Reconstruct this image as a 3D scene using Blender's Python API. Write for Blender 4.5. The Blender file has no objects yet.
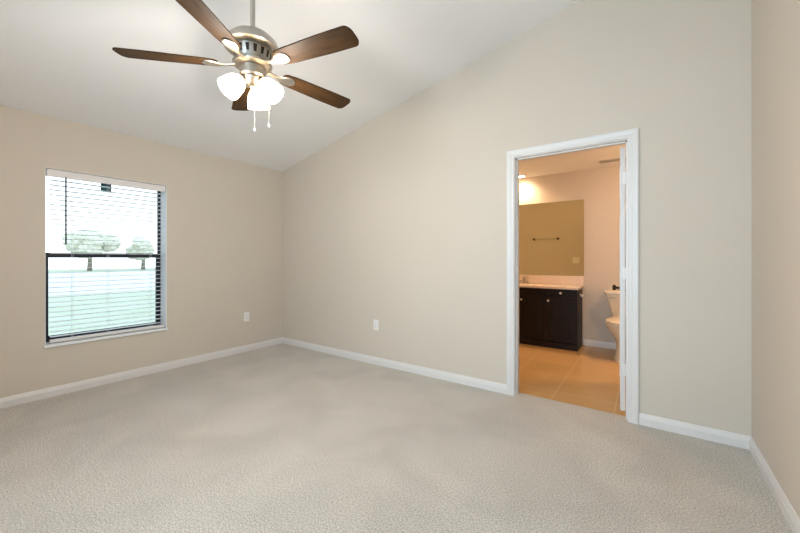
import bpy, bmesh, math, random
from math import sin, cos, pi, radians
from mathutils import Vector, Matrix
random.seed(4)
S = bpy.context.scene
C = S.collection

# ------------------------------------------------------------------ camera
cam = bpy.data.cameras.new('camera'); co = bpy.data.objects.new('camera', cam); C.objects.link(co)
cam.sensor_width = 36; cam.lens = 348.93 / 800 * 36; cam.shift_y = -(266.5 - 258.15) / 800
cam.clip_start = 0.05; cam.clip_end = 300
co.location = (4.2468, -3.0832, 1.2083); co.rotation_euler = (pi / 2, 0, 0.6177)
S.camera = co

# ------------------------------------------------------------------ world / light / exposure
W = bpy.data.worlds.new('sky'); S.world = W; W.use_nodes = True
nt = W.node_tree; nt.nodes.clear()
out = nt.nodes.new('ShaderNodeOutputWorld'); bg = nt.nodes.new('ShaderNodeBackground')
tc = nt.nodes.new('ShaderNodeTexCoord'); sp = nt.nodes.new('ShaderNodeSeparateXYZ'); rp = nt.nodes.new('ShaderNodeValToRGB')
nt.links.new(tc.outputs['Generated'], sp.inputs[0]); nt.links.new(sp.outputs['Z'], rp.inputs[0])
rp.color_ramp.elements[0].position = 0.0; rp.color_ramp.elements[0].color = (.86, .95, 1, 1)
rp.color_ramp.elements[1].position = 0.8; rp.color_ramp.elements[1].color = (.62, .81, 1, 1)
nt.links.new(rp.outputs[0], bg.inputs[0]); nt.links.new(bg.outputs[0], out.inputs[0])
bg.inputs[1].default_value = 2.3

def area_light(name, loc, rot, sx, sy, power, col):
    l = bpy.data.lights.new(name, 'AREA'); l.shape = 'RECTANGLE'; l.size = sx; l.size_y = sy
    l.energy = power; l.color = col; l.spread = radians(130)
    o = bpy.data.objects.new(name, l); C.objects.link(o); o.location = loc; o.rotation_euler = rot
    return o
# cool fill for the room, set outside an added, unseen rear window
area_light('rear_fill_light', (3.45, -4.52, 1.45), (pi / 2, 0, 0), 2.1, 2.2, 45, (.54, .80, 1.0))
vs = S.view_settings
vs.view_transform = 'Standard'; vs.look = 'None'; vs.exposure = 0.09; vs.gamma = 1; vs.use_curve_mapping = False

# ------------------------------------------------------------------ materials
def mat(name, col, rough=.6, metal=0, bump=0, bscale=80, var=0, vscale=3, spec=.5, emit=None, estr=0, col2=None, detail=3, trans=0):
    m = bpy.data.materials.new(name); m.use_nodes = True
    n = m.node_tree; b = n.nodes['Principled BSDF']
    b.inputs['Base Color'].default_value = (*col, 1); b.inputs['Roughness'].default_value = rough
    b.inputs['Metallic'].default_value = metal; b.inputs['Specular IOR Level'].default_value = spec
    if trans: b.inputs['Transmission Weight'].default_value = trans
    if emit: b.inputs['Emission Color'].default_value = (*emit, 1); b.inputs['Emission Strength'].default_value = estr
    t = n.nodes.new('ShaderNodeTexCoord')
    if var or col2:
        no = n.nodes.new('ShaderNodeTexNoise'); no.inputs['Scale'].default_value = vscale; no.inputs['Detail'].default_value = detail
        r = n.nodes.new('ShaderNodeValToRGB'); r.color_ramp.elements[0].position = .3; r.color_ramp.elements[1].position = .7
        c2 = col2 or tuple(c * (1 - var) for c in col)
        r.color_ramp.elements[0].color = (*c2, 1); r.color_ramp.elements[1].color = (*col, 1)
        n.links.new(t.outputs['Object'], no.inputs['Vector']); n.links.new(no.outputs['Fac'], r.inputs[0]); n.links.new(r.outputs[0], b.inputs['Base Color'])
    if bump:
        nb = n.nodes.new('ShaderNodeTexNoise'); nb.inputs['Scale'].default_value = bscale; nb.inputs['Detail'].default_value = 4
        bp = n.nodes.new('ShaderNodeBump'); bp.inputs['Strength'].default_value = bump; bp.inputs['Distance'].default_value = .004
        n.links.new(t.outputs['Object'], nb.inputs['Vector']); n.links.new(nb.outputs['Fac'], bp.inputs['Height']); n.links.new(bp.outputs[0], b.inputs['Normal'])
    return m

M = {}
M['wall'] = mat('wall_paint', (.64, .563, .478), .75, bump=.12, bscale=120, var=.02, vscale=1.5, spec=.25)
M['ceiling'] = mat('ceiling_paint', (.86, .845, .84), .85, bump=.2, bscale=90, var=.02, vscale=2, spec=.2)
M['trim'] = mat('white_trim_paint', (.735, .70, .675), .35, bump=.03, bscale=40, var=.02)
M['reveal'] = mat('white_plaster', (.85, .86, .87), .7, bump=.08, var=.02)
M['nickel'] = mat('brushed_nickel', (.50, .46, .41), .36, 1, bump=.04, bscale=300, var=.08, vscale=20)
M['nickel_dark'] = mat('vent_shadow_metal', (.05, .04, .03), .6, .6, var=.2)
M['bronze'] = mat('dark_bronze', (.09, .055, .035), .35, .8, var=.2, vscale=30)
M['frame'] = mat('bronze_aluminium', (.018, .022, .030), .45, .2, var=.15, vscale=10)
M['slat'] = mat('white_blind_slat', (.74, .79, .84), .5, var=.02, vscale=8)
M['valance'] = mat('blind_valance', (.80, .76, .74), .5, var=.02)
M['cord'] = mat('blind_cord', (.80, .82, .85), .8, var=.05, vscale=60)
M['wand'] = mat('clear_grey_wand', (.05, .06, .07), .35, var=.1, vscale=20)
M['plastic'] = mat('white_plastic', (.82, .80, .77), .35, var=.02)
M['slot'] = mat('slot_dark', (.12, .11, .10), .6, var=.1)
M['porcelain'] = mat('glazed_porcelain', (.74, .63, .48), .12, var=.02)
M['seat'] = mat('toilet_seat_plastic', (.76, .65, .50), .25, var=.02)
M['marble'] = mat('cultured_marble', (.80, .66, .55), .2, var=.08, vscale=12)
M['mirror'] = mat('mirror_glass', (.84, .85, .66), .01, 1, var=.01)
M['label'] = mat('pane_rectangle', (.02, .13, .16), .5, col2=(.01, .05, .07), vscale=30)
M['lawn'] = mat('lawn_grass', (.40, .46, .32), .9, col2=(.47, .50, .40), vscale=1.2, bump=.5, bscale=30)
M['concrete'] = mat('pale_concrete', (.62, .61, .58), .9, var=.1, vscale=2)
M['bark'] = mat('bark', (.34, .30, .26), .9, var=.4, vscale=8)
M['leaf'] = mat('hazy_tree_leaf', (.68, .67, .55), .8, col2=(.58, .59, .48), vscale=4, bump=1, bscale=5)  # leaves coloured pale to stand in for distance haze
M['house'] = mat('stucco', (.55, .50, .42), .9, var=.05)
M['roof'] = mat('roof_shingle', (.16, .14, .13), .9, var=.3, vscale=30)
M['bulb'] = mat('lit_diffuser', (1, .95, .85), .4, emit=(1, .82, .58), estr=30, var=.01)
M['pane'] = None

def carpet_mat():
    m = bpy.data.materials.new('cut_pile_carpet'); m.use_nodes = True; n = m.node_tree; b = n.nodes['Principled BSDF']; L = n.links.new
    b.inputs['Roughness'].default_value = .95; b.inputs['Specular IOR Level'].default_value = .1
    b.inputs['Sheen Weight'].default_value = .25
    t = n.nodes.new('ShaderNodeTexCoord')
    f = n.nodes.new('ShaderNodeTexNoise'); f.inputs['Scale'].default_value = 135; f.inputs['Detail'].default_value = 4; f.inputs['Roughness'].default_value = .8
    r = n.nodes.new('ShaderNodeValToRGB'); r.color_ramp.elements[0].position = .38; r.color_ramp.elements[1].position = .60
    r.color_ramp.elements[0].color = (.31, .285, .25, 1); r.color_ramp.elements[1].color = (.82, .75, .665, 1)
    L(t.outputs['Object'], f.inputs['Vector']); L(f.outputs['Fac'], r.inputs[0])
    g = n.nodes.new('ShaderNodeTexNoise'); g.inputs['Scale'].default_value = 2.2; g.inputs['Detail'].default_value = 4; g.inputs['Distortion'].default_value = .6
    r2 = n.nodes.new('ShaderNodeValToRGB'); r2.color_ramp.elements[0].position = .35; r2.color_ramp.elements[1].position = .65
    r2.color_ramp.elements[0].color = (.86, .86, .86, 1); r2.color_ramp.elements[1].color = (1, 1, 1, 1)
    L(t.outputs['Object'], g.inputs['Vector']); L(g.outputs['Fac'], r2.inputs[0])
    mx = n.nodes.new('ShaderNodeMix'); mx.data_type = 'RGBA'; mx.blend_type = 'MULTIPLY'; mx.inputs['Factor'].default_value = 1
    L(r.outputs[0], mx.inputs['A']); L(r2.outputs[0], mx.inputs['B']); L(mx.outputs['Result'], b.inputs['Base Color'])
    v = n.nodes.new('ShaderNodeTexNoise'); v.inputs['Scale'].default_value = 240; v.inputs['Detail'].default_value = 4
    bp = n.nodes.new('ShaderNodeBump'); bp.inputs['Strength'].default_value = .6; bp.inputs['Distance'].default_value = .008
    L(t.outputs['Object'], v.inputs['Vector']); L(v.outputs['Fac'], bp.inputs['Height']); L(bp.outputs[0], b.inputs['Normal'])
    return m
M['carpet'] = carpet_mat()

def tile_mat():
    m = bpy.data.materials.new('tan_floor_tile'); m.use_nodes = True; n = m.node_tree; b = n.nodes['Principled BSDF']; L = n.links.new
    b.inputs['Roughness'].default_value = .3
    t = n.nodes.new('ShaderNodeTexCoord'); mp = n.nodes.new('ShaderNodeMapping')
    # grout lines at x = 3.10 + .465 k, y = 1.27 + .465 k
    mp.inputs['Location'].default_value = (-3.10 + .465 * 10, -1.27 + .465 * 10, 0)
    k = n.nodes.new('ShaderNodeTexBrick'); k.offset = 0; k.squash = 1
    k.inputs['Scale'].default_value = 1; k.inputs['Brick Width'].default_value = .465; k.inputs['Row Height'].default_value = .465
    k.inputs['Mortar Size'].default_value = .004; k.inputs['Mortar Smooth'].default_value = .2
    k.inputs['Color1'].default_value = (.64, .40, .175, 1); k.inputs['Color2'].default_value = (.58, .365, .155, 1); k.inputs['Mortar'].default_value = (.74, .55, .33, 1)
    L(t.outputs['Object'], mp.inputs[0]); L(mp.outputs[0], k.inputs['Vector'])
    g = n.nodes.new('ShaderNodeTexNoise'); g.inputs['Scale'].default_value = 5; g.inputs['Detail'].default_value = 5
    r = n.nodes.new('ShaderNodeValToRGB'); r.color_ramp.elements[0].color = (.86, .86, .86, 1); r.color_ramp.elements[1].color = (1, 1, 1, 1)
    L(t.outputs['Object'], g.inputs['Vector']); L(g.outputs['Fac'], r.inputs[0])
    mx = n.nodes.new('ShaderNodeMix'); mx.data_type = 'RGBA'; mx.blend_type = 'MULTIPLY'; mx.inputs['Factor'].default_value = 1
    L(k.outputs['Color'], mx.inputs['A']); L(r.outputs[0], mx.inputs['B']); L(mx.outputs['Result'], b.inputs['Base Color'])
    return m
M['tile'] = tile_mat()

def wood_mat(name, c1, c2, rough=.35, sc=(1, 14, 14), spec=.5):
    m = bpy.data.materials.new(name); m.use_nodes = True; n = m.node_tree; b = n.nodes['Principled BSDF']; L = n.links.new
    b.inputs['Roughness'].default_value = rough; b.inputs['Specular IOR Level'].default_value = spec
    t = n.nodes.new('ShaderNodeTexCoord'); mp = n.nodes.new('ShaderNodeMapping'); mp.inputs['Scale'].default_value = sc
    g = n.nodes.new('ShaderNodeTexNoise'); g.inputs['Scale'].default_value = 4; g.inputs['Detail'].default_value = 6; g.inputs['Distortion'].default_value = .5
    r = n.nodes.new('ShaderNodeValToRGB'); r.color_ramp.elements[0].position = .3; r.color_ramp.elements[1].position = .7
    r.color_ramp.elements[0].color = (*c1, 1); r.color_ramp.elements[1].color = (*c2, 1)
    L(t.outputs['Object'], mp.inputs[0]); L(mp.outputs[0], g.inputs['Vector']); L(g.outputs['Fac'], r.inputs[0]); L(r.outputs[0], b.inputs['Base Color'])
    return m
M['blade'] = wood_mat('walnut_fan_blade', (.018, .0085, .003), (.052, .026, .010), .5, (1.5, 16, 16), .10)
M['espresso'] = wood_mat('espresso_cabinet_wood', (.010, .0055, .0035), (.022, .012, .008), .48, (14, 14, 1.5), .2)

def glass_mat():
    m = bpy.data.materials.new('clear_window_glass'); m.use_nodes = True; n = m.node_tree; n.nodes.clear(); L = n.links.new
    o = n.nodes.new('ShaderNodeOutputMaterial'); tr = n.nodes.new('ShaderNodeBsdfTransparent'); gl = n.nodes.new('ShaderNodeBsdfGlossy')
    tr.inputs[0].default_value = (.98, .98, .98, 1); gl.inputs['Roughness'].default_value = .02
    fr = n.nodes.new('ShaderNodeFresnel'); fr.inputs[0].default_value = 1.3
    mx = n.nodes.new('ShaderNodeMixShader'); L(fr.outputs[0], mx.inputs[0]); L(tr.outputs[0], mx.inputs[1]); L(gl.outputs[0], mx.inputs[2]); L(mx.outputs[0], o.inputs[0])
    return m
M['pane'] = glass_mat()

def shade_mat():
    m = bpy.data.materials.new('lit_frosted_glass'); m.use_nodes = True; n = m.node_tree; b = n.nodes['Principled BSDF']; L = n.links.new
    b.inputs['Base Color'].default_value = (.95, .92, .86, 1); b.inputs['Roughness'].default_value = .4
    t = n.nodes.new('ShaderNodeTexCoord'); g = n.nodes.new('ShaderNodeTexNoise'); g.inputs['Scale'].default_value = 12
    r = n.nodes.new('ShaderNodeValToRGB'); r.color_ramp.elements[0].color = (1, .70, .40, 1); r.color_ramp.elements[1].color = (1, .76, .47, 1)
    L(t.outputs['Object'], g.inputs['Vector']); L(g.outputs['Fac'], r.inputs[0]); L(r.outputs[0], b.inputs['Emission Color'])
    b.inputs['Emission Strength'].default_value = 16
    return m
M['shade'] = shade_mat()

# ------------------------------------------------------------------ mesh helpers
def obj(name, bm, m, parent=None, smooth=False, bevel=0, kind=None, label=None, sharp=None):
    bmesh.ops.recalc_face_normals(bm, faces=bm.faces)
    me = bpy.data.meshes.new(name); bm.to_mesh(me); bm.free()
    o = bpy.data.objects.new(name, me); C.objects.link(o)
    me.materials.append(m)
    if smooth:
        for p in me.polygons: p.use_smooth = True
        if sharp: me.set_sharp_from_angle(angle=radians(sharp))
    if parent is not None:
        o.parent = parent
        # geometry is written in world space: keep it there
        o.matrix_parent_inverse = world_of(parent).inverted()
    if bevel:
        md = o.modifiers.new('bevel', 'BEVEL'); md.width = bevel; md.segments = 2; md.limit_method = 'ANGLE'; md.angle_limit = radians(40)
    if kind: o['kind'] = kind
    if label: o['label'] = label
    return o

def world_of(o):
    m = o.matrix_basis.copy()
    if o.parent: m = world_of(o.parent) @ o.matrix_parent_inverse @ m
    return m

def tag(o, label, cat, group=None, kind=None):
    o['label'] = label; o['category'] = cat
    if group: o['group'] = group
    if kind: o['kind'] = kind
    return o

def thing(name, label, cat, loc, group=None):
    o = bpy.data.objects.new(name, None); C.objects.link(o); o.location = loc; o.empty_display_size = .1
    return tag(o, label, cat, group)

def box(bm, a, b):
    x0, x1 = sorted((a[0], b[0])); y0, y1 = sorted((a[1], b[1])); z0, z1 = sorted((a[2], b[2]))
    v = [bm.verts.new(p) for p in ((x0, y0, z0), (x1, y0, z0), (x1, y1, z0), (x0, y1, z0), (x0, y0, z1), (x1, y0, z1), (x1, y1, z1), (x0, y1, z1))]
    for f in ((0, 3, 2, 1), (4, 5, 6, 7), (0, 1, 5, 4), (1, 2, 6, 5), (2, 3, 7, 6), (3, 0, 4, 7)): bm.faces.new([v[i] for i in f])
    return v

def Box(name, a, b, m, parent=None, bevel=0, **k):
    bm = bmesh.new(); box(bm, a, b); return obj(name, bm, m, parent, bevel=bevel, **k)

def prism(bm, pts, off):
    off = Vector(off); a = [bm.verts.new(p) for p in pts]; b = [bm.verts.new(Vector(p) + off) for p in pts]
    bm.faces.new(a); bm.faces.new(b[::-1])
    for i in range(len(a)): bm.faces.new((a[i], b[i], b[(i + 1) % len(a)], a[(i + 1) % len(a)]))

def lathe(bm, prof, seg=32, mtx=Matrix(), cap=True):
    rings = []
    for r, z in prof:
        if r < 1e-5: rings.append([bm.verts.new(mtx @ Vector((0, 0, z)))])
        else: rings.append([bm.verts.new(mtx @ Vector((r * cos(2 * pi * i / seg), r * sin(2 * pi * i / seg), z))) for i in range(seg)])
    for A, B in zip(rings, rings[1:]):
        for i in range(seg):
            j = (i + 1) % seg
            if len(A) == 1 and len(B) == 1: continue
            if len(A) == 1: bm.faces.new((A[0], B[i], B[j]))
            elif len(B) == 1: bm.faces.new((A[i], B[0], A[j]))
            else: bm.faces.new((A[i], B[i], B[j], A[j]))
    if cap:
        for R in (rings[0], rings[-1]):
            if len(R) > 2: bm.faces.new(R)

def tube(bm, pts, r, seg=10):
    pts = [Vector(p) for p in pts]; rings = []
    for i, p in enumerate(pts):
        d = (pts[min(i + 1, len(pts) - 1)] - pts[max(i - 1, 0)]).normalized()
        u = d.orthogonal().normalized() if i == 0 else (u - d * u.dot(d)).normalized()
        w = d.cross(u); rr = r[i] if isinstance(r, (list, tuple)) else r
        rings.append([bm.verts.new(p + (u * cos(2 * pi * k / seg) + w * sin(2 * pi * k / seg)) * rr) for k in range(seg)])
    for A, B in zip(rings, rings[1:]):
        for k in range(seg): bm.faces.new((A[k], B[k], B[(k + 1) % seg], A[(k + 1) % seg]))
    bm.faces.new(rings[0]); bm.faces.new(rings[-1])

def axis_mtx(o, d):
    return Matrix.Translation(o) @ Vector(d).to_track_quat('Z', 'Y').to_matrix().to_4x4()

# ------------------------------------------------------------------ the room shell
RX = 4.7805; YB = -4.35; SL = .214; H0 = 2.44; BY = 2.39; BL = 1.25; BR = 6.2
st = dict(kind='structure')
Box('floor', (0, YB, -.15), (RX, .09, 0), M['carpet'], **st)
Box('floor_bathroom', (BL, .09, -.15), (BR, BY, -.008), M['tile'], **st)
# sloping ceiling
bm = bmesh.new()
x0, x1 = -.25, RX + .12
prism(bm, [(x0, YB - .12, H0 + SL * x0), (x1, YB - .12, H0 + SL * x1), (x1, YB - .12, H0 + SL * x1 + .1), (x0, YB - .12, H0 + SL * x0 + .1)], (0, .12 - YB + .12, 0))
obj('ceiling', bm, M['ceiling'], **st)
Box('ceiling_bathroom', (BL, .12, H0), (BR, BY, H0 + .08), M['ceiling'], **st)
# door wall (camera sees y = 0 face)
OX0, OX1, OZ = 3.272, 4.146, 2.105
zt = lambda x: H0 + SL * x
bm = bmesh.new()
prism(bm, [(-.25, 0, -.15), (OX0, 0, -.15), (OX0, 0, zt(OX0)), (-.25, 0, zt(-.25))], (0, .12, 0))
prism(bm, [(OX0, 0, OZ), (OX1, 0, OZ), (OX1, 0, zt(OX1)), (OX0, 0, zt(OX0))], (0, .12, 0))
prism(bm, [(OX1, 0, -.15), (RX + .12, 0, -.15), (RX + .12, 0, zt(RX + .12)), (OX1, 0, zt(OX1))], (0, .12, 0))
obj('wall_back', bm, M['wall'], **st)
# left wall with window opening, rounded drywall look by painting the returns white plaster
WY0, WY1, WZ0, WZ1 = -2.402, -1.466, .437, 1.995
bm = bmesh.new()
box(bm, (-.20, YB, -.15), (0, WY0, H0)); box(bm, (-.20, WY1, -.15), (0, 0, H0))
box(bm, (-.20, WY0, -.15), (0, WY1, WZ0)); box(bm, (-.20, WY0, WZ1), (0, WY1, H0))
obj('wall_left', bm, M['wall'], **st)
Box('wall_right', (RX, YB, -.15), (RX + .12, 0, zt(RX)), M['wall'], **st)
# rear wall (behind the camera) with a wide opening added to let the fill light in
bm = bmesh.new()
def rear(xa, xb, za, zb=None):
    if zb is None: prism(bm, [(xa, YB, za), (xb, YB, za), (xb, YB, zt(xb)), (xa, YB, zt(xa))], (0, -.12, 0))
    else: box(bm, (xa, YB - .12, za), (xb, YB, zb))
rear(-.20, 2.4, -.15); rear(4.5, RX + .12, -.15); rear(2.4, 4.5, -.15, .35); rear(2.4, 4.5, 2.55)
obj('wall_front', bm, M['wall'], **st)
w2 = bpy.data.objects.new('fill_window', None); C.objects.link(w2); w2.location = (3.45, YB - .08, .35); w2['kind'] = 'structure'  # unseen window, made up so the fill light has a source
bm = bmesh.new()
for xa, xb in ((2.4, 2.45), (3.43, 3.47), (4.45, 4.5)): box(bm, (xa, YB - .1, .35), (xb, YB - .05, 2.55))
box(bm, (2.45, YB - .1, .35), (4.45, YB - .05, .40)); box(bm, (2.45, YB - .1, 2.50), (4.45, YB - .05, 2.55))
obj('window_frame', bm, M['frame'], w2)
# bathroom walls
Box('wall_bathroom_back', (BL, BY, -.15), (BR, BY + .1, H0), M['wall'], **st)
Box('wall_bathroom_left', (BL - .1, .12, -.15), (BL, BY, H0), M['wall'], **st)
Box('wall_bathroom_right', (BR, .12, -.15), (BR + .1, BY, H0), M['wall'], **st)
Box('wall_bathroom_front', (RX + .12, .0, -.15), (BR, .12, H0), M['wall'], **st)

# baseboards
BP = [(0, -.002), (.014, -.002), (.014, .050), (.0115, .056), (.0105, .063), (.0075, .069), (.006, .0765), (.003, .081), (0, .082)]
def baseboard(name, p0, p1, nrm, m0=0, m1=0):
    p0 = Vector(p0); p1 = Vector(p1); n = Vector(nrm); d = (p1 - p0).normalized(); bm = bmesh.new()
    A = [bm.verts.new(p0 + n * t + d * t * m0 + Vector((0, 0, z))) for t, z in BP]
    B = [bm.verts.new(p1 + n * t - d * t * m1 + Vector((0, 0, z))) for t, z in BP]
    bm.faces.new(A); bm.faces.new(B[::-1])
    for i in range(len(A)): j = (i + 1) % len(A); bm.faces.new((A[i], B[i], B[j], A[j]))
    return obj(name, bm, M['trim'], **st)
CXL, CXR = 3.228, 4.193
baseboard('baseboard_left', (0, YB, 0), (0, 0, 0), (1, 0, 0), 1, 1)
baseboard('baseboard_back', (0, 0, 0), (CXL, 0, 0), (0, -1, 0), 1, 0)
baseboard('baseboard_back_right', (CXR, 0, 0), (RX, 0, 0), (0, -1, 0), 0, 1)
baseboard('baseboard_right', (RX, 0, 0), (RX, YB, 0), (-1, 0, 0), 1, 1)
baseboard('baseboard_front', (RX, YB, 0), (0, YB, 0), (0, 1, 0), 1, 1)
baseboard('baseboard_bathroom', (3.51, BY, -.008), (BR, BY, -.008), (0, -1, 0), 0, 1)

# door casing (mitred) and jamb
IX0, IX1, IZ = 3.290, 4.128, 2.092
CP = [(0, 0), (0, .010), (.006, .013), (.022, .0125), (.027, .016), (.046, .019), (.058, .019), (.064, .016), (.0655, 0)]
def casing(name, y, sgn):
    bm = bmesh.new(); R = []
    for a, b in ((0, 0), (0, 1), (1, 1), (1, 0)):
        R.append([bm.verts.new(((IX1 + u) if a else (IX0 - u), y + sgn * t, (IZ + u) if b else -.005)) for u, t in CP])
    for A, B in zip(R, R[1:]):
        for i in range(len(CP)): j = (i + 1) % len(CP); bm.faces.new((A[i], B[i], B[j], A[j]))
    bm.faces.new(R[0]); bm.faces.new(R[-1]); return obj(name, bm, M['trim'], **st)
casing('trim_1', 0, -1); casing('trim_2', .12, 1)
JX0, JX1, JZ = 3.296, 4.122, 2.086
bm = bmesh.new()
prism(bm, [(OX0, 0, -.008), (JX0, 0, -.008), (JX0, 0, JZ), (JX1, 0, JZ), (JX1, 0, -.008), (OX1, 0, -.008), (OX1, 0, OZ), (OX0, 0, OZ)], (0, .12, 0))
# stop strips
box(bm, (JX0, .035, -.008), (JX0 + .010, .072, JZ)); box(bm, (JX1 - .010, .035, -.008), (JX1, .072, JZ)); box(bm, (JX0, .035, JZ - .010), (JX1, .072, JZ))
obj('trim_3', bm, M['trim'], **st)

# ------------------------------------------------------------------ the bathroom door, standing open
door = bpy.data.objects.new('door_1', None); C.objects.link(door); door['kind'] = 'structure'
HG = Vector((4.121, .127, 0)); door.location = HG
ang = radians(87.3)
def D(u, t, z):   # u along the leaf from the hinge, t thickness towards the left face
    d = Vector((-cos(ang), sin(ang), 0)); n = Vector((-sin(ang), -cos(ang), 0)); return HG + d * u + n * t + Vector((0, 0, z))
bm = bmesh.new(); TH = .035; LT = .0165
def dbox(bm, u0, u1, t0, t1, z0, z1):
    v = [bm.verts.new(D(u, t, z)) for z in (z0, z1) for u, t in ((u0, t0), (u1, t0), (u1, t1), (u0, t1))]
    for f in ((0, 3, 2, 1), (4, 5, 6, 7), (0, 1, 5, 4), (1, 2, 6, 5), (2, 3, 7, 6), (3, 0, 4, 7)): bm.faces.new([v[i] for i in f])
dbox(bm, .004, .80, LT, LT + TH, .022, 2.07)
leaf = obj('door_leaf', bm, M['trim'], door, bevel=.002)
bm = bmesh.new()
for ua, ub in ((.12, .36), (.44, .68)):
    for za, zb in ((.25, .78), (.95, 1.55), (1.70, 1.95)):
        for t0, t1 in ((LT - .004, LT + .001), (LT + TH - .001, LT + TH + .004)): dbox(bm, ua, ub, t0, t1, za, zb)
obj('door_panel', bm, M['trim'], leaf, bevel=.003)
for z in (.343, 1.09, 1.83):
    bm = bmesh.new(); tube(bm, [D(-.002, .004, z - .045), D(-.002, .004, z + .045)], .0055, 8); dbox(bm, .0, .004, .000, .036, z - .045, z + .045)
    obj('hinge', bm, M['plastic'], door, smooth=True, sharp=40)
for sgn, t0 in ((1, LT + TH), (-1, LT)):
    bm = bmesh.new(); n = (D(0, 1, 0) - D(0, 0, 0)) * sgn
    lathe(bm, [(.030, 0), (.032, .004), (.026, .010), (.013, .013), (.011, .032), (.016, .038), (.025, .044), (.028, .054), (.025, .063), (.014, .068), (0, .069)], 24, axis_mtx(D(.735, t0, .925), n))
    obj('door_knob', bm, M['bronze'], door, smooth=True, label='dark bronze door knob')

# ------------------------------------------------------------------ window with frame, sashes and sill
win = bpy.data.objects.new('window_1', None); C.objects.link(win); win.location = (-.17, (WY0 + WY1) / 2, WZ0); win['kind'] = 'structure'
def ring(bm, xa, xb, y0, y1, z0, z1, w, wb=None, wt=None):
    wb = wb or w; wt = wt or w
    box(bm, (xa, y0, z0), (xb, y0 + w, z1)); box(bm, (xa, y1 - w, z0), (xb, y1, z1))
    box(bm, (xa, y0 + w, z0), (xb, y1 - w, z0 + wb)); box(bm, (xa, y0 + w, z1 - wt), (xb, y1 - w, z1))
bm = bmesh.new(); ring(bm, -.195, -.150, WY0, WY1, WZ0, WZ1, .014, .03, .022); obj('window_frame', bm, M['frame'], win)
MZ = 1.235
bm = bmesh.new(); ring(bm, -.172, -.152, WY0 + .014, WY1 - .014, WZ0 + .03, MZ + .024, .032, .04, .045); lo = obj('lower_sash', bm, M['frame'], win)
bm = bmesh.new(); ring(bm, -.193, -.174, WY0 + .014, WY1 - .014, MZ - .02, WZ1 - .022, .008, .036, .02); up = obj('upper_sash', bm, M['frame'], win)
Box('glass_pane', (-.164, WY0 + .044, WZ0 + .07), (-.160, WY1 - .044, MZ - .021), M['pane'], lo)
Box('glass_pane', (-.187, WY0 + .026, MZ + .016), (-.183, WY1 - .026, WZ1 - .042), M['pane'], up)
# white plaster returns lining the opening
bm = bmesh.new()
box(bm, (-.150, WY0, WZ0), (-.001, WY0 + .004, WZ1)); box(bm, (-.150, WY1 - .004, WZ0), (-.001, WY1, WZ1)); box(bm, (-.150, WY0, WZ1 - .004), (-.001, WY1, WZ1))
obj('window_return', bm, M['reveal'], win)
bm = bmesh.new(); box(bm, (-.150, WY0 + .004, WZ0), (0, WY1 - .004, WZ0 + .018)); box(bm, (0, WY0 - .008, WZ0 - .004), (.018, WY1 + .008, WZ0 + .018))
obj('window_sill', bm, M['reveal'], win, bevel=.003)
tag(Box('pane_rectangle', (-.1829, -1.980, 1.868), (-.1820, -1.895, 1.965), M['label']), 'small dark teal rectangle on the upper window pane behind the blind', 'sticker')  # plain dark teal rectangle laid on the pane

# ------------------------------------------------------------------ venetian blind
by0, by1 = WY0 + .012, WY1 - .010
bl = thing('window_blind', 'white horizontal slat blind hanging lowered inside the only window', 'blind', (-.06, (by0 + by1) / 2, WZ0 + .02))
bm = bmesh.new(); box(bm, (-.020, by0, WZ1 - .070), (-.008, by1, WZ1 - .008)); box(bm, (-.020, by0 - .0, WZ1 - .070), (-.012, by0 + .008, WZ1 - .008))
obj('valance', bm, M['valance'], bl, bevel=.003)
Box('headrail', (-.085, by0 + .003, WZ1 - .055), (-.022, by1 - .003, WZ1 - .006), M['valance'], bl, bevel=.002)
sy0 = -2.364; bm = bmesh.new(); N = 33; zb = WZ0 + .075; ztp = WZ1 - .095; tilt = radians(1)
for i in range(N):
    z = zb + (ztp - zb) * i / (N - 1); pts = []
    for k in range(5):
        s = (k / 4 - .5) * .054; c = .0022 * (1 - (2 * k / 4 - 1) ** 2)
        pts.append((-.055 + s * cos(tilt), z + s * sin(tilt) + c))
    poly = [(x, sy0, zz + .0016) for x, zz in pts] + [(x, sy0, zz - .0016) for x, zz in pts[::-1]]
    prism(bm, poly, (0, by1 - .012 - sy0, 0))
obj('slats', bm, M['slat'], bl)
Box('bottom_rail', (-.082, sy0, WZ0 + .026), (-.028, by1 - .004, WZ0 + .048), M['valance'], bl, bevel=.003)
for y in (-2.215, -1.955, -1.60):
    bm = bmesh.new()
    for x in (-.0285, -.0815): tube(bm, [(x, y, WZ0 + .04), (x, y, WZ1 - .05)], .0012, 6)
    obj('ladder_cord', bm, M['cord'], bl)
bm = bmesh.new(); tube(bm, [(-.006, -2.268, WZ1 - .07), (-.005, -2.268, WZ1 - .1), (-.005, -2.268, 1.33)], .006, 8)
tube(bm, [(-.006, -2.268, WZ1 - .055), (-.006, -2.268, WZ1 - .075)], .002, 6)
obj('tilt_wand', bm, M['wand'], bl, smooth=True)

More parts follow.
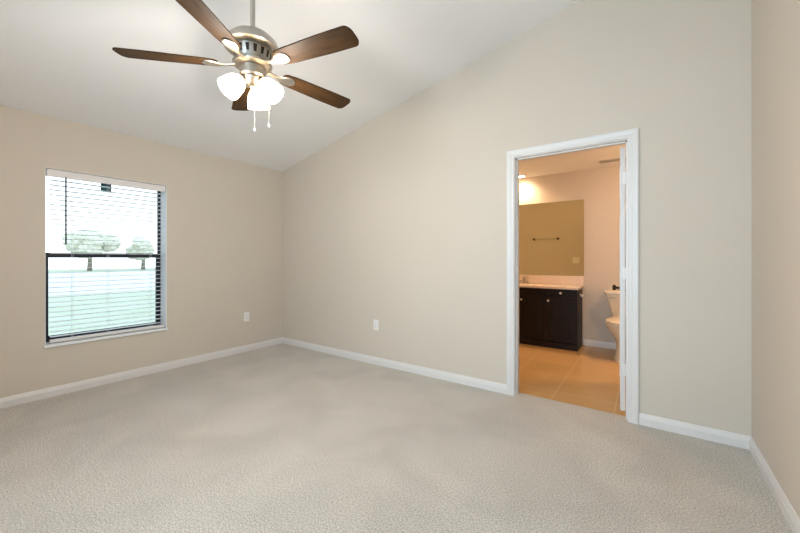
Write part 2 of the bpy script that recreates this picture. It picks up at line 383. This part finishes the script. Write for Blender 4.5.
# ------------------------------------------------------------------ outlets and switch
def outlet(cen, nrm, label, gang=1, rocker=False, pw=.074, name='electrical_outlet', cat='outlet', zh=.118):
    n = Vector(nrm); r = Vector((0, 0, 1)).cross(n)
    t = thing(name, label, cat, cen)
    c = Vector(cen)
    def sl(bm, u0, u1, v0, v1, d0, d1):
        a = c + r * u0 + n * d0 + Vector((0, 0, v0)); b = c + r * u1 + n * d1 + Vector((0, 0, v1)); box(bm, a, b)
    w = pw * .5 + .023 * (gang - 1)
    bm = bmesh.new(); sl(bm, -w, w, -zh / 2, zh / 2, 0, .006); obj('cover_plate', bm, M['plastic'], t, bevel=.002)
    for g in range(gang):
        o = (g - (gang - 1) / 2) * .046
        if rocker:
            bm = bmesh.new(); sl(bm, o - .017, o + .017, -.034, .034, .006, .010); obj('rocker', bm, M['plastic'], t, bevel=.0015)
        else:
            for v in (-.0195, .0195):
                bm = bmesh.new()
                lathe(bm, [(.0172, 0), (.0165, .0035)], 20, axis_mtx(c + n * .006 + r * o + Vector((0, 0, v)), n)); rc = obj('receptacle', bm, M['plastic'], t)
                bm = bmesh.new(); sl(bm, -.0075, -.0055, v - .004, v + .005, .0094, .0098); sl(bm, .0055, .0075, v - .004, v + .005, .0094, .0098); sl(bm, -.002, .002, v - .011, v - .007, .0094, .0098)
                obj('slots', bm, M['slot'], rc)
            bm = bmesh.new(); lathe(bm, [(.003, 0), (.002, .0015), (0, .0017)], 10, axis_mtx(c + n * .006, n)); obj('screw', bm, M['nickel'], t)
    return t
outlet((0, -.545, .448), (1, 0, 0), 'white wall outlet on the wall with the window')
outlet((1.724, 0, .448), (0, -1, 0), 'white wall outlet between the room corner and the bathroom doorway')
outlet((3.075, .12, 1.165), (0, 1, 0), 'white double light switch beside the bathroom doorway, seen in the mirror', 2, True, name='light_switch', cat='switch')

# ------------------------------------------------------------------ ceiling fan
FX, FY, FZ = 2.446, -1.970, 2.272
fan = thing('ceiling_fan', 'five-blade ceiling fan with dark wood blades, brushed nickel motor and lit frosted shades', 'ceiling fan', (FX, FY, zt(FX)))
T = Matrix.Translation((FX, FY, 0))
def fl(name, prof, m, parent=fan, seg=48, sharp=35, **k):
    bm = bmesh.new(); lathe(bm, prof, seg, T); return obj(name, bm, m, parent, smooth=True, sharp=sharp, **k)
cz = zt(FX)
fl('canopy', [(.0, cz + .01), (.068, cz + .012), (.068, cz - .025), (.058, cz - .055), (.035, cz - .075), (.018, cz - .082), (0, cz - .082)], M['nickel'])
fl('downrod', [(.0128, cz - .07), (.0128, 2.45)], M['nickel'], seg=16)
fl('motor_housing', [(0, 2.478), (.020, 2.478), (.024, 2.466), (.065, 2.459), (.105, 2.440), (.132, 2.412), (.146, 2.380), (.147, 2.372), (.138, 2.367), (.100, 2.368), (0, 2.368)], M['nickel'])
fl('vent_ring', [(0, 2.369), (.092, 2.369), (.096, 2.366), (.094, 2.345), (.086, 2.318), (.080, 2.306), (.084, 2.302), (.084, 2.296), (0, 2.296)], M['nickel'])
bm = bmesh.new()
for k in range(15):
    a = 2 * pi * k / 15; R = Matrix.Translation((FX, FY, 0)) @ Matrix.Rotation(a, 4, 'Z')
    p = [R @ Vector(q) for q in ((.0975, -.010, 2.357), (.0975, .010, 2.357), (.0885, .0065, 2.322), (.0885, -.0065, 2.322))]
    q = [R @ (R.inverted() @ v - Vector((.012, 0, 0))) for v in p]
    va = [bm.verts.new(v) for v in p]; vb = [bm.verts.new(v) for v in q]
    bm.faces.new(va); bm.faces.new(vb[::-1])
    for i in range(4): bm.faces.new((va[i], vb[i], vb[(i + 1) % 4], va[(i + 1) % 4]))
obj('vent_slots', bm, M['nickel_dark'], fan)
fl('rotor', [(0, 2.297), (.098, 2.297), (.104, 2.290), (.100, 2.279), (.074, 2.272), (0, 2.272)], M['nickel'])
fl('switch_housing', [(0, 2.273), (.060, 2.273), (.068, 2.266), (.068, 2.222), (.060, 2.212), (0, 2.212)], M['nickel'])
fl('light_fitter', [(0, 2.213), (.052, 2.213), (.058, 2.205), (.052, 2.188), (.032, 2.172), (.014, 2.165), (.010, 2.152), (0, 2.150)], M['nickel'])
# blades: underside seen from below, 12 degree pitch
def blade_pt(R, u, v, w):
    p = radians(-10); return R @ Vector((u, v * cos(p), v * sin(p) + w))
BL_Z = FZ
for k, adeg in enumerate((11, 83, 155, 227, 299)):
    R = Matrix.Translation((FX, FY, BL_Z)) @ Matrix.Rotation(radians(adeg), 4, 'Z')
    out = []
    n = 14
    def wid(u):   # half width along the blade
        s = (u - .175) / (.665 - .175); return .053 + .012 * min(1, s * 1.5)
    us = [.175, .20, .25, .32, .40, .48, .55, .61, .640]
    top = [(u, wid(u)) for u in us]; top[0] = (.175, .032); top[1] = (.192, .047)
    top += [(.654, .058), (.665, .040), (.668, .02)]
    outline = top + [(u, -v) for u, v in top[::-1]]
    bm = bmesh.new()
    A = [bm.verts.new(blade_pt(R, u, v, .012)) for u, v in outline]; B = [bm.verts.new(blade_pt(R, u, v, .005)) for u, v in outline]
    bm.faces.new(A); bm.faces.new(B[::-1])
    for i in range(len(A)): j = (i + 1) % len(A); bm.faces.new((A[i], B[i], B[j], A[j]))
    b = obj('fan_blade', bm, M['blade'], fan, bevel=.002)
    # make wood grain run along the blade: shift mesh into blade-local space
    loc = R; b.data.transform(R.inverted()); b.matrix_parent_inverse = world_of(fan).inverted(); b.matrix_basis = loc
    # blade iron
    bm = bmesh.new()
    iron = [(.085, .020), (.11, .013), (.14, .012), (.165, .022), (.185, .034), (.21, .040), (.235, .036), (.252, .022), (.258, .0)]
    io = iron + [(u, -v) for u, v in iron[::-1][1:]]
    zt_ = lambda u: .003 if u > .15 else .003 + (.15 - u) * .15
    A = [bm.verts.new(blade_pt(R, u, v, zt_(u) + .001)) for u, v in io]; B = [bm.verts.new(blade_pt(R, u, v * .8, zt_(u) - .007)) for u, v in io]
    bm.faces.new(A); bm.faces.new(B[::-1])
    for i in range(len(A)): j = (i + 1) % len(A); bm.faces.new((A[i], B[i], B[j], A[j]))
    obj('blade_bracket', bm, M['nickel'], b if False else fan, bevel=.003)
# three light arms with frosted bell shades
for az in (130, 22, 262):
    a = radians(az); tl = radians(42); d = Vector((cos(a) * sin(tl), sin(a) * sin(tl), -cos(tl)))
    if az == 130: tl = radians(28); d = Vector((cos(a) * sin(tl), sin(a) * sin(tl), -cos(tl)))
    base = Vector((FX + cos(a) * .055, FY + sin(a) * .055, 2.194))
    bm = bmesh.new(); tube(bm, [(FX + cos(a) * .03, FY + sin(a) * .03, 2.202), base - d * .008, base + d * .012], .012, 12)
    lathe(bm, [(.019, .0), (.024, .006), (.025, .026), (.020, .028)], 24, axis_mtx(base, d))
    arm = obj('light_arm', bm, M['nickel'], fan, smooth=True, sharp=40)
    bm = bmesh.new(); mt = axis_mtx(base + d * .014, d)
    prof = [(.022, 0), (.034, .008), (.046, .026), (.053, .048), (.0575, .072), (.060, .092), (.061, .104)]
    lathe(bm, prof + [(r - .003, z) for r, z in prof[::-1]], 36, mt, cap=False)
    obj('glass_shade', bm, M['shade'], fan, smooth=True, label='glowing frosted glass shade')
    bm = bmesh.new(); lathe(bm, [(.012, .0), (.013, .03), (.024, .05), (.028, .068), (.022, .086), (.010, .094), (0, .096)], 20, mt)
    obj('light_bulb', bm, M['bulb'], fan, smooth=True)
    l = bpy.data.lights.new('bulb_glow', 'POINT'); l.energy = 16.5; l.color = (1, .94, .86); l.shadow_soft_size = .045
    o = bpy.data.objects.new('bulb_glow', l); C.objects.link(o); o.location = base + d * .17
for (dx, dy, zl) in ((.030, -.008, 1.925), (.078, .050, 1.955)):
    bm = bmesh.new(); tube(bm, [(FX + dx * .8, FY + dy * .8, 2.20), (FX + dx, FY + dy, 2.15), (FX + dx, FY + dy, zl)], .0011, 6)
    ch = obj('pull_chain', bm, M['nickel'], fan)
    bm = bmesh.new(); lathe(bm, [(0, .003), (.002, 0), (.0032, -.010), (.0025, -.018), (0, -.020)], 12, Matrix.Translation((FX + dx, FY + dy, zl)))
    obj('chain_fob', bm, M['plastic'], ch, smooth=True)

# ------------------------------------------------------------------ bathroom vanity
VX0, VX1, VY, VT = 1.60, 3.500, 1.955, .795
van = thing('vanity_cabinet', 'espresso wood vanity cabinet with shaker doors and small round knobs', 'cabinet', (2.55, 2.17, -.008))
bm = bmesh.new(); box(bm, (VX0, VY + .018, .085), (VX1 - .018, VY + .030, VT)); box(bm, (VX0, VY + .030, -.008), (VX0 + .018, BY - .016, VT)); box(bm, (VX1 - .018, VY + .050, -.008), (VX1, BY - .016, VT)); box(bm, (VX0 + .018, VY + .05, .085), (VX1 - .018, BY - .016, .100)); box(bm, (VX0 + .018, BY - .022, .1), (VX1 - .018, BY - .016, VT)); box(bm, (VX1 - .018, VY + .002, -.008), (VX1, VY + .05, VT)) 
obj('body', bm, M['espresso'], van, bevel=.002)
Box('base_panel', (VX0, VY + .002, -.008), (VX1 - .018, VY + .049, .075), M['espresso'], van)
def front(name, xa, xb, za, zb, kx, kz, frame=.052):
    bm = bmesh.new()
    f = frame if name == 'door' else .030
    ya, yb = VY, VY + .018
    box(bm, (xa, ya, za), (xa + f, yb, zb)); box(bm, (xb - f, ya, za), (xb, yb, zb)); box(bm, (xa + f, ya, za), (xb - f, yb, za + f)); box(bm, (xa + f, ya, zb - f), (xb - f, yb, zb))
    box(bm, (xa + f, ya + .008, za + f), (xb - f, yb, zb - f))
    d = obj(name, bm, M['espresso'], van, bevel=.0015)
    if kx is not None:
        bm = bmesh.new(); lathe(bm, [(.007, 0), (.006, .010), (.010, .016), (.0155, .021), (.0155, .026), (.009, .031), (0, .032)], 20, axis_mtx((kx, VY, kz), (0, -1, 0)))
        obj('knob', bm, M['knob'], d, smooth=True, label='pale satin knob')
M['knob'] = mat('satin_nickel_knob', (.80, .74, .66), .35, .5, var=.05)
front('drawer', 3.093, 3.492, .700, .785, 3.300, .742)
front('door', 3.093, 3.492, .085, .690, 3.145, .632)
front('drawer_front', 2.435, 3.083, .700, .785, None, None)
front('door', 2.762, 3.083, .085, .690, 2.785, .625); front('door', 2.435, 2.756, .085, .690, 2.733, .625)
for za, zb in ((.085, .285), (.295, .495), (.505, .690), (.700, .785)): front('drawer', 2.03, 2.425, za, zb, 2.23, (za + zb) / 2)
front('door', 1.61, 2.02, .085, .785, 1.97, .7)
# countertop with backsplash and sink opening rim
SXc, SYc = 2.70, 2.13
bm = bmesh.new()
n = 48; zc0, zc1 = VT, VT + .028
xa, xb, ya, yb = VX0 - .01, VX1 + .012, VY - .022, BY - .024
el = [bm.verts.new((SXc + .21 * cos(2 * pi * i / n), SYc + .135 * sin(2 * pi * i / n), zc1)) for i in range(n)]
def onrect(i):
    a = 2 * pi * (i + .0) / n; dx, dy = cos(a), sin(a); ts = []
    if dx > 1e-6: ts.append((xb - SXc) / dx)
    if dx < -1e-6: ts.append((xa - SXc) / dx)
    if dy > 1e-6: ts.append((yb - SYc) / dy)
    if dy < -1e-6: ts.append((ya - SYc) / dy)
    t = min(ts); return (SXc + dx * t, SYc + dy * t)
rc = [onrect(i) for i in range(n)]
# snap nearest points to corners
for cx_, cy_ in ((xa, ya), (xb, ya), (xa, yb), (xb, yb)):
    j = min(range(n), key=lambda i: (rc[i][0] - cx_) ** 2 + (rc[i][1] - cy_) ** 2); rc[j] = (cx_, cy_)
ro = [bm.verts.new((x, y, zc1)) for x, y in rc]; rb = [bm.verts.new((x, y, zc0)) for x, y in rc]
for i in range(n):
    j = (i + 1) % n; bm.faces.new((el[i], ro[i], ro[j], el[j])); bm.faces.new((ro[i], rb[i], rb[j], ro[j]))
prev = el
for s, z in ((.97, -.006), (.88, -.05), (.68, -.10), (.35, -.125), (.08, -.13)):
    cur = [bm.verts.new((SXc + .21 * s * cos(2 * pi * i / n), SYc + .135 * s * sin(2 * pi * i / n), zc1 + z)) for i in range(n)]
    for i in range(n): bm.faces.new((prev[i], cur[i], cur[(i + 1) % n], prev[(i + 1) % n]))
    prev = cur
bm.faces.new(prev)
ct = thing('vanity_countertop', 'cream marble countertop with sink and backsplash on the dark vanity', 'countertop', (2.55, 2.17, zc0))
obj('counter_slab', bm, M['marble'], ct, smooth=True, sharp=30)
Box('backsplash', (xa, BY - .021, zc1), (xb, BY - .002, .955), M['marble'], ct, bevel=.003)
# faucet
fx, fy = 2.715, 2.315; fa = thing('sink_faucet', 'small polished nickel faucet behind the bathroom sink', 'faucet', (fx, fy, zc1))
bm = bmesh.new(); box(bm, (fx - .078, fy - .024, zc1), (fx + .078, fy + .024, zc1 + .014)); obj('base_plate', bm, M['nickel'], fa, bevel=.006)
bm = bmesh.new(); tube(bm, [(fx, fy, zc1 + .01), (fx, fy, zc1 + .06), (fx, fy - .02, zc1 + .085), (fx, fy - .06, zc1 + .092), (fx, fy - .10, zc1 + .080), (fx, fy - .115, zc1 + .062)], [.017, .015, .0135, .0125, .012, .011], 14); obj('spout', bm, M['nickel'], fa, smooth=True, sharp=40)
for s in (-1, 1):
    bm = bmesh.new(); lathe(bm, [(.018, 0), (.015, .022), (.017, .030), (.012, .038), (0, .040)], 20, Matrix.Translation((fx + s * .052, fy, zc1 + .012)))
    tube(bm, [(fx + s * .052, fy, zc1 + .044), (fx + s * .085, fy - .012, zc1 + .058)], .005, 8); obj('handle', bm, M['nickel'], fa, smooth=True, sharp=40)
# mirror
mi = tag(Box('wall_mirror', (VX0, BY - .006, .957), (3.518, BY - .001, 2.030), M['mirror']), 'large frameless wall mirror above the vanity countertop', 'mirror')
# toilet paper holder on the vanity side
tp = thing('toilet_paper_holder', 'nickel paper holder arm on the side of the vanity', 'paper holder', (3.50, 2.20, .71))
bm = bmesh.new(); lathe(bm, [(.020, 0), (.020, .005), (.008, .009), (.0075, .05), (0, .052)], 20, axis_mtx((VX1, 2.19, .713), (1, 0, 0))); obj('wall_post', bm, M['knob'], tp, smooth=True, sharp=40)
bm = bmesh.new(); tube(bm, [(VX1 + .045, 2.19, .713), (VX1 + .045, 1.99, .713)], .009, 12); obj('roller_arm', bm, M['knob'], tp, smooth=True, sharp=40)
# towel bar on the door wall, seen in the mirror
tb = thing('towel_bar', 'dark bronze towel bar on the bathroom wall, seen in the mirror', 'towel bar', (2.505, .12, 1.61))
bm = bmesh.new(); tube(bm, [(2.27, .185, 1.61), (2.74, .185, 1.61)], .008, 12); obj('bar', bm, M['nickel'], tb, smooth=True, sharp=40)
for x in (2.27, 2.74):
    bm = bmesh.new(); lathe(bm, [(.026, 0), (.026, .008), (.013, .014), (.012, .05), (.016, .058), (.016, .074), (0, .078)], 20, axis_mtx((x, .12, 1.61), (0, 1, 0))); obj('bar_post', bm, M['bronze'], tb, smooth=True, sharp=40)

# ------------------------------------------------------------------ toilet
TX = 4.015; to = thing('toilet', 'white two-piece toilet beside the vanity, partly behind the open door', 'toilet', (TX, 1.98, -.008))
def loft(bm, rings, n=40, cap0=True, cap1=True, egg=0.0):
    P = None; first = None
    for (z, cy_, rx, ry) in rings:
        R = []
        for i in range(n):
            a = 2 * pi * i / n; s = sin(a); w = rx * (1 - egg * max(0, -s) ** 2 * .35)
            R.append(bm.verts.new((TX + w * cos(a), cy_ + ry * s, z)))
        if P:
            for i in range(n): bm.faces.new((P[i], R[i], R[(i + 1) % n], P[(i + 1) % n]))
        else: first = R
        P = R
    if cap0: bm.faces.new(first)
    if cap1: bm.faces.new(P)
bm = bmesh.new(); F0 = -.008
loft(bm, [(F0, 1.90, .106, .275), (.02, 1.90, .104, .273), (.05, 1.905, .090, .25), (.14, 1.91, .084, .225), (.20, 1.905, .086, .222), (.26, 1.89, .104, .240), (.31, 1.875, .140, .268), (.36, 1.868, .176, .286), (.405, 1.865, .185, .292), (.422, 1.865, .183, .290)], egg=.6)
loft(bm, [(F0, 2.12, .095, .14), (.15, 2.14, .085, .13), (.28, 2.17, .11, .14), (.38, 2.19, .17, .15), (.422, 2.20, .175, .15)])
obj('bowl', bm, M['porcelain'], to, smooth=True, sharp=50)
bm = bmesh.new(); loft(bm, [(.424, 1.865, .186, .293), (.430, 1.865, .190, .297), (.438, 1.865, .190, .297), (.443, 1.865, .186, .293)], egg=.6); obj('seat', bm, M['seat'], to, smooth=True, sharp=50)
bm = bmesh.new(); loft(bm, [(.446, 1.868, .182, .290), (.452, 1.868, .188, .295), (.462, 1.868, .186, .293), (.470, 1.868, .170, .276)], egg=.6); obj('seat_lid', bm, M['seat'], to, smooth=True, sharp=50)
bm = bmesh.new()
def rrect(z, y0, y1, hw, r):
    P = []
    for cx_, cy_, a0 in ((TX + hw - r, y0 + r, -90), (TX + hw - r, y1 - r, 0), (TX - hw + r, y1 - r, 90), (TX - hw + r, y0 + r, 180)):
        for k in range(6): a = radians(a0 + 90 * k / 5); P.append((cx_ + r * cos(a), cy_ + r * sin(a), z))
    return P
def rloft(bm, secs):
    P = None
    for s in secs:
        R = [bm.verts.new(p) for p in rrect(*s)]
        if P:
            for i in range(len(R)): bm.faces.new((P[i], R[i], R[(i + 1) % len(R)], P[(i + 1) % len(R)]))
        else: bm.faces.new(R)
        P = R
    bm.faces.new(P)
rloft(bm, [(.423, 2.225, 2.365, .140, .04), (.45, 2.215, 2.372, .155, .035), (.60, 2.195, 2.376, .187, .03), (.745, 2.180, 2.378, .217, .028)]); obj('tank', bm, M['porcelain'], to, smooth=True, sharp=40)
bm = bmesh.new(); rloft(bm, [(.746, 2.172, 2.382, .226, .03), (.750, 2.168, 2.384, .230, .03), (.775, 2.168, 2.384, .230, .03), (.785, 2.176, 2.380, .222, .03)]); obj('tank_lid', bm, M['porcelain'], to, smooth=True, sharp=40)
bm = bmesh.new(); lathe(bm, [(.014, 0), (.014, .006), (.008, .010), (.007, .020), (0, .021)], 16, axis_mtx((TX - .165, 2.1865, .700), (0, -1, 0))); tube(bm, [(TX - .165, 2.168, .700), (TX - .13, 2.164, .697), (TX - .095, 2.165, .692)], [.006, .0065, .008], 10)
obj('flush_handle', bm, M['nickel'], to, smooth=True, sharp=50, label='chrome flush lever')

# ------------------------------------------------------------------ bathroom ceiling fittings
LX, LY = 2.69, 2.255
rl = thing('recessed_light', 'small round lit downlight in the bathroom ceiling above the mirror', 'ceiling light', (LX, LY, H0))
bm = bmesh.new(); lathe(bm, [(.050, 0), (.066, 0), (.066, -.004), (.060, -.008), (.050, -.006)], 32, Matrix.Translation((LX, LY, H0)), cap=False); obj('trim_ring', bm, M['trim'], rl, smooth=True)
bm = bmesh.new(); lathe(bm, [(0, -.003), (.050, -.003), (.050, -.006), (0, -.006)], 32, Matrix.Translation((LX, LY, H0))); obj('lens', bm, M['bulb'], rl)
l = bpy.data.lights.new('downlight_beam', 'SPOT'); l.energy = 45; l.color = (1, .70, .42); l.spot_size = radians(150); l.spot_blend = 1; l.shadow_soft_size = .04
o = bpy.data.objects.new('downlight_beam', l); C.objects.link(o); o.location = (LX, LY, H0 - .02)
def grille(name, x0, x1, y0, y1, label, cat):
    g = thing(name, label, cat, ((x0 + x1) / 2, (y0 + y1) / 2, H0)); M.setdefault('vent', mat('vent_paint', (.62, .58, .52), .5, var=.03))
    bm = bmesh.new()
    box(bm, (x0, y0, H0 - .008), (x1, y0 + .02, H0)); box(bm, (x0, y1 - .02, H0 - .008), (x1, y1, H0)); box(bm, (x0, y0 + .02, H0 - .008), (x0 + .02, y1 - .02, H0)); box(bm, (x1 - .02, y0 + .02, H0 - .008), (x1, y1 - .02, H0)); obj('frame', bm, M['vent'], g)
    bm = bmesh.new(); k = 8
    for i in range(k):
        y = y0 + .028 + (y1 - y0 - .056) * i / (k - 1); prism(bm, [(x0 + .02, y - .006, H0 - .007), (x0 + .02, y + .006, H0 - .001), (x0 + .02, y + .007, H0 - .002), (x0 + .02, y - .005, H0 - .008)], (x1 - x0 - .04, 0, 0))
    obj('louvres', bm, M['vent'], g)
grille('ceiling_vent', 3.73, 4.03, 1.96, 2.12, 'slatted air vent in the bathroom ceiling above the toilet', 'vent')
# dome light further into the bathroom
dl = thing('dome_light', 'round lit dome light on the bathroom ceiling beyond the doorway', 'ceiling light', (4.76, 1.33, H0))
bm = bmesh.new(); lathe(bm, [(0, 0), (.16, 0), (.16, -.02), (.15, -.025), (0, -.025)], 32, Matrix.Translation((4.76, 1.33, H0))); obj('base_plate', bm, M['nickel'], dl, smooth=True, sharp=40)
M['dome'] = mat('lit_dome_glass', (1, .95, .85), .4, emit=(1, .72, .44), estr=24, var=.01)
bm = bmesh.new(); lathe(bm, [(.145, -.025), (.138, -.05), (.11, -.08), (.06, -.098), (0, -.103)], 32, Matrix.Translation((4.76, 1.33, H0)), cap=False); obj('glass_dome', bm, M['dome'], dl, smooth=True)

# ------------------------------------------------------------------ outside
Box('ground', (-60, -30, -.55), (-.26, 60, -.30), M['lawn'], kind='structure')
Box('trim_street', (-45, -30, -.298), (-15, 60, -.285), M['concrete'], kind='structure')
def tree(x, y, h, r, label):
    t = thing('tree', label, 'tree', (x, y, -.3), 'trees beyond the street')
    bm = bmesh.new(); tube(bm, [(x, y, -.32), (x + .1, y, h * .3), (x, y + .1, h * .6)], [.25, .2, .12], 10); obj('trunk', bm, M['bark'], t, smooth=True)
    bm = bmesh.new()
    for k in range(16):
        a = random.uniform(0, 2 * pi); rr = r * random.uniform(.1, .75); c = Vector((x + rr * cos(a), y + rr * sin(a), h * random.uniform(.5, .95))); s = r * random.uniform(.3, .5)
        q = bmesh.ops.create_icosphere(bm, subdivisions=3, radius=s, matrix=Matrix.Translation(c))
        for v in q['verts']: v.co += (v.co - c).normalized() * s * random.uniform(-.16, .16)
    obj('crown', bm, M['leaf'], t)
for a in ((-50, 9.4, 3.9, 2.4, 'leftmost haze-pale tree beyond the street, seen through the blind'), (-50, 14.8, 3.2, 1.9, 'middle low tree beyond the street, seen through the blind'), (-50, 20.5, 3.9, 2.2, 'rightmost haze-pale tree beyond the street, seen through the blind')): tree(*a)

l = bpy.data.lights.new('dome_glow', 'POINT'); l.energy = 30; l.color = (1, .61, .31); l.shadow_soft_size = .09
o = bpy.data.objects.new('dome_glow', l); C.objects.link(o); o.location = (4.76, 1.33, H0 - .30)

# unseen wall light over the mirror, added to brighten the bathroom and its ceiling
vx, vz = 2.02, 2.22
vl = thing('added_vanity_light', 'added, unseen three-globe nickel wall light that brightens the bathroom', 'added fill light', (vx, BY, vz))
Box('back_plate', (vx - .28, BY - .025, vz - .05), (vx + .28, BY, vz + .05), M['nickel'], vl, bevel=.006)
for dx in (-.19, 0, .19):
    bm = bmesh.new(); tube(bm, [(vx + dx, BY - .02, vz), (vx + dx, BY - .07, vz), (vx + dx, BY - .09, vz + .02)], .009, 10); obj('light_arm', bm, M['nickel'], vl, smooth=True)
    bm = bmesh.new(); lathe(bm, [(.020, .0), (.045, .02), (.058, .055), (.055, .095), (.048, .11)], 24, Matrix.Translation((vx + dx, BY - .09, vz + .01)), cap=False); obj('glass_globe', bm, M['dome'], vl, smooth=True)
    l = bpy.data.lights.new('globe_fill', 'POINT'); l.energy = 3.5; l.color = (1, .64, .34); l.shadow_soft_size = .04
    o = bpy.data.objects.new('globe_fill', l); C.objects.link(o); o.location = (vx + dx, BY - .17, vz + .10)
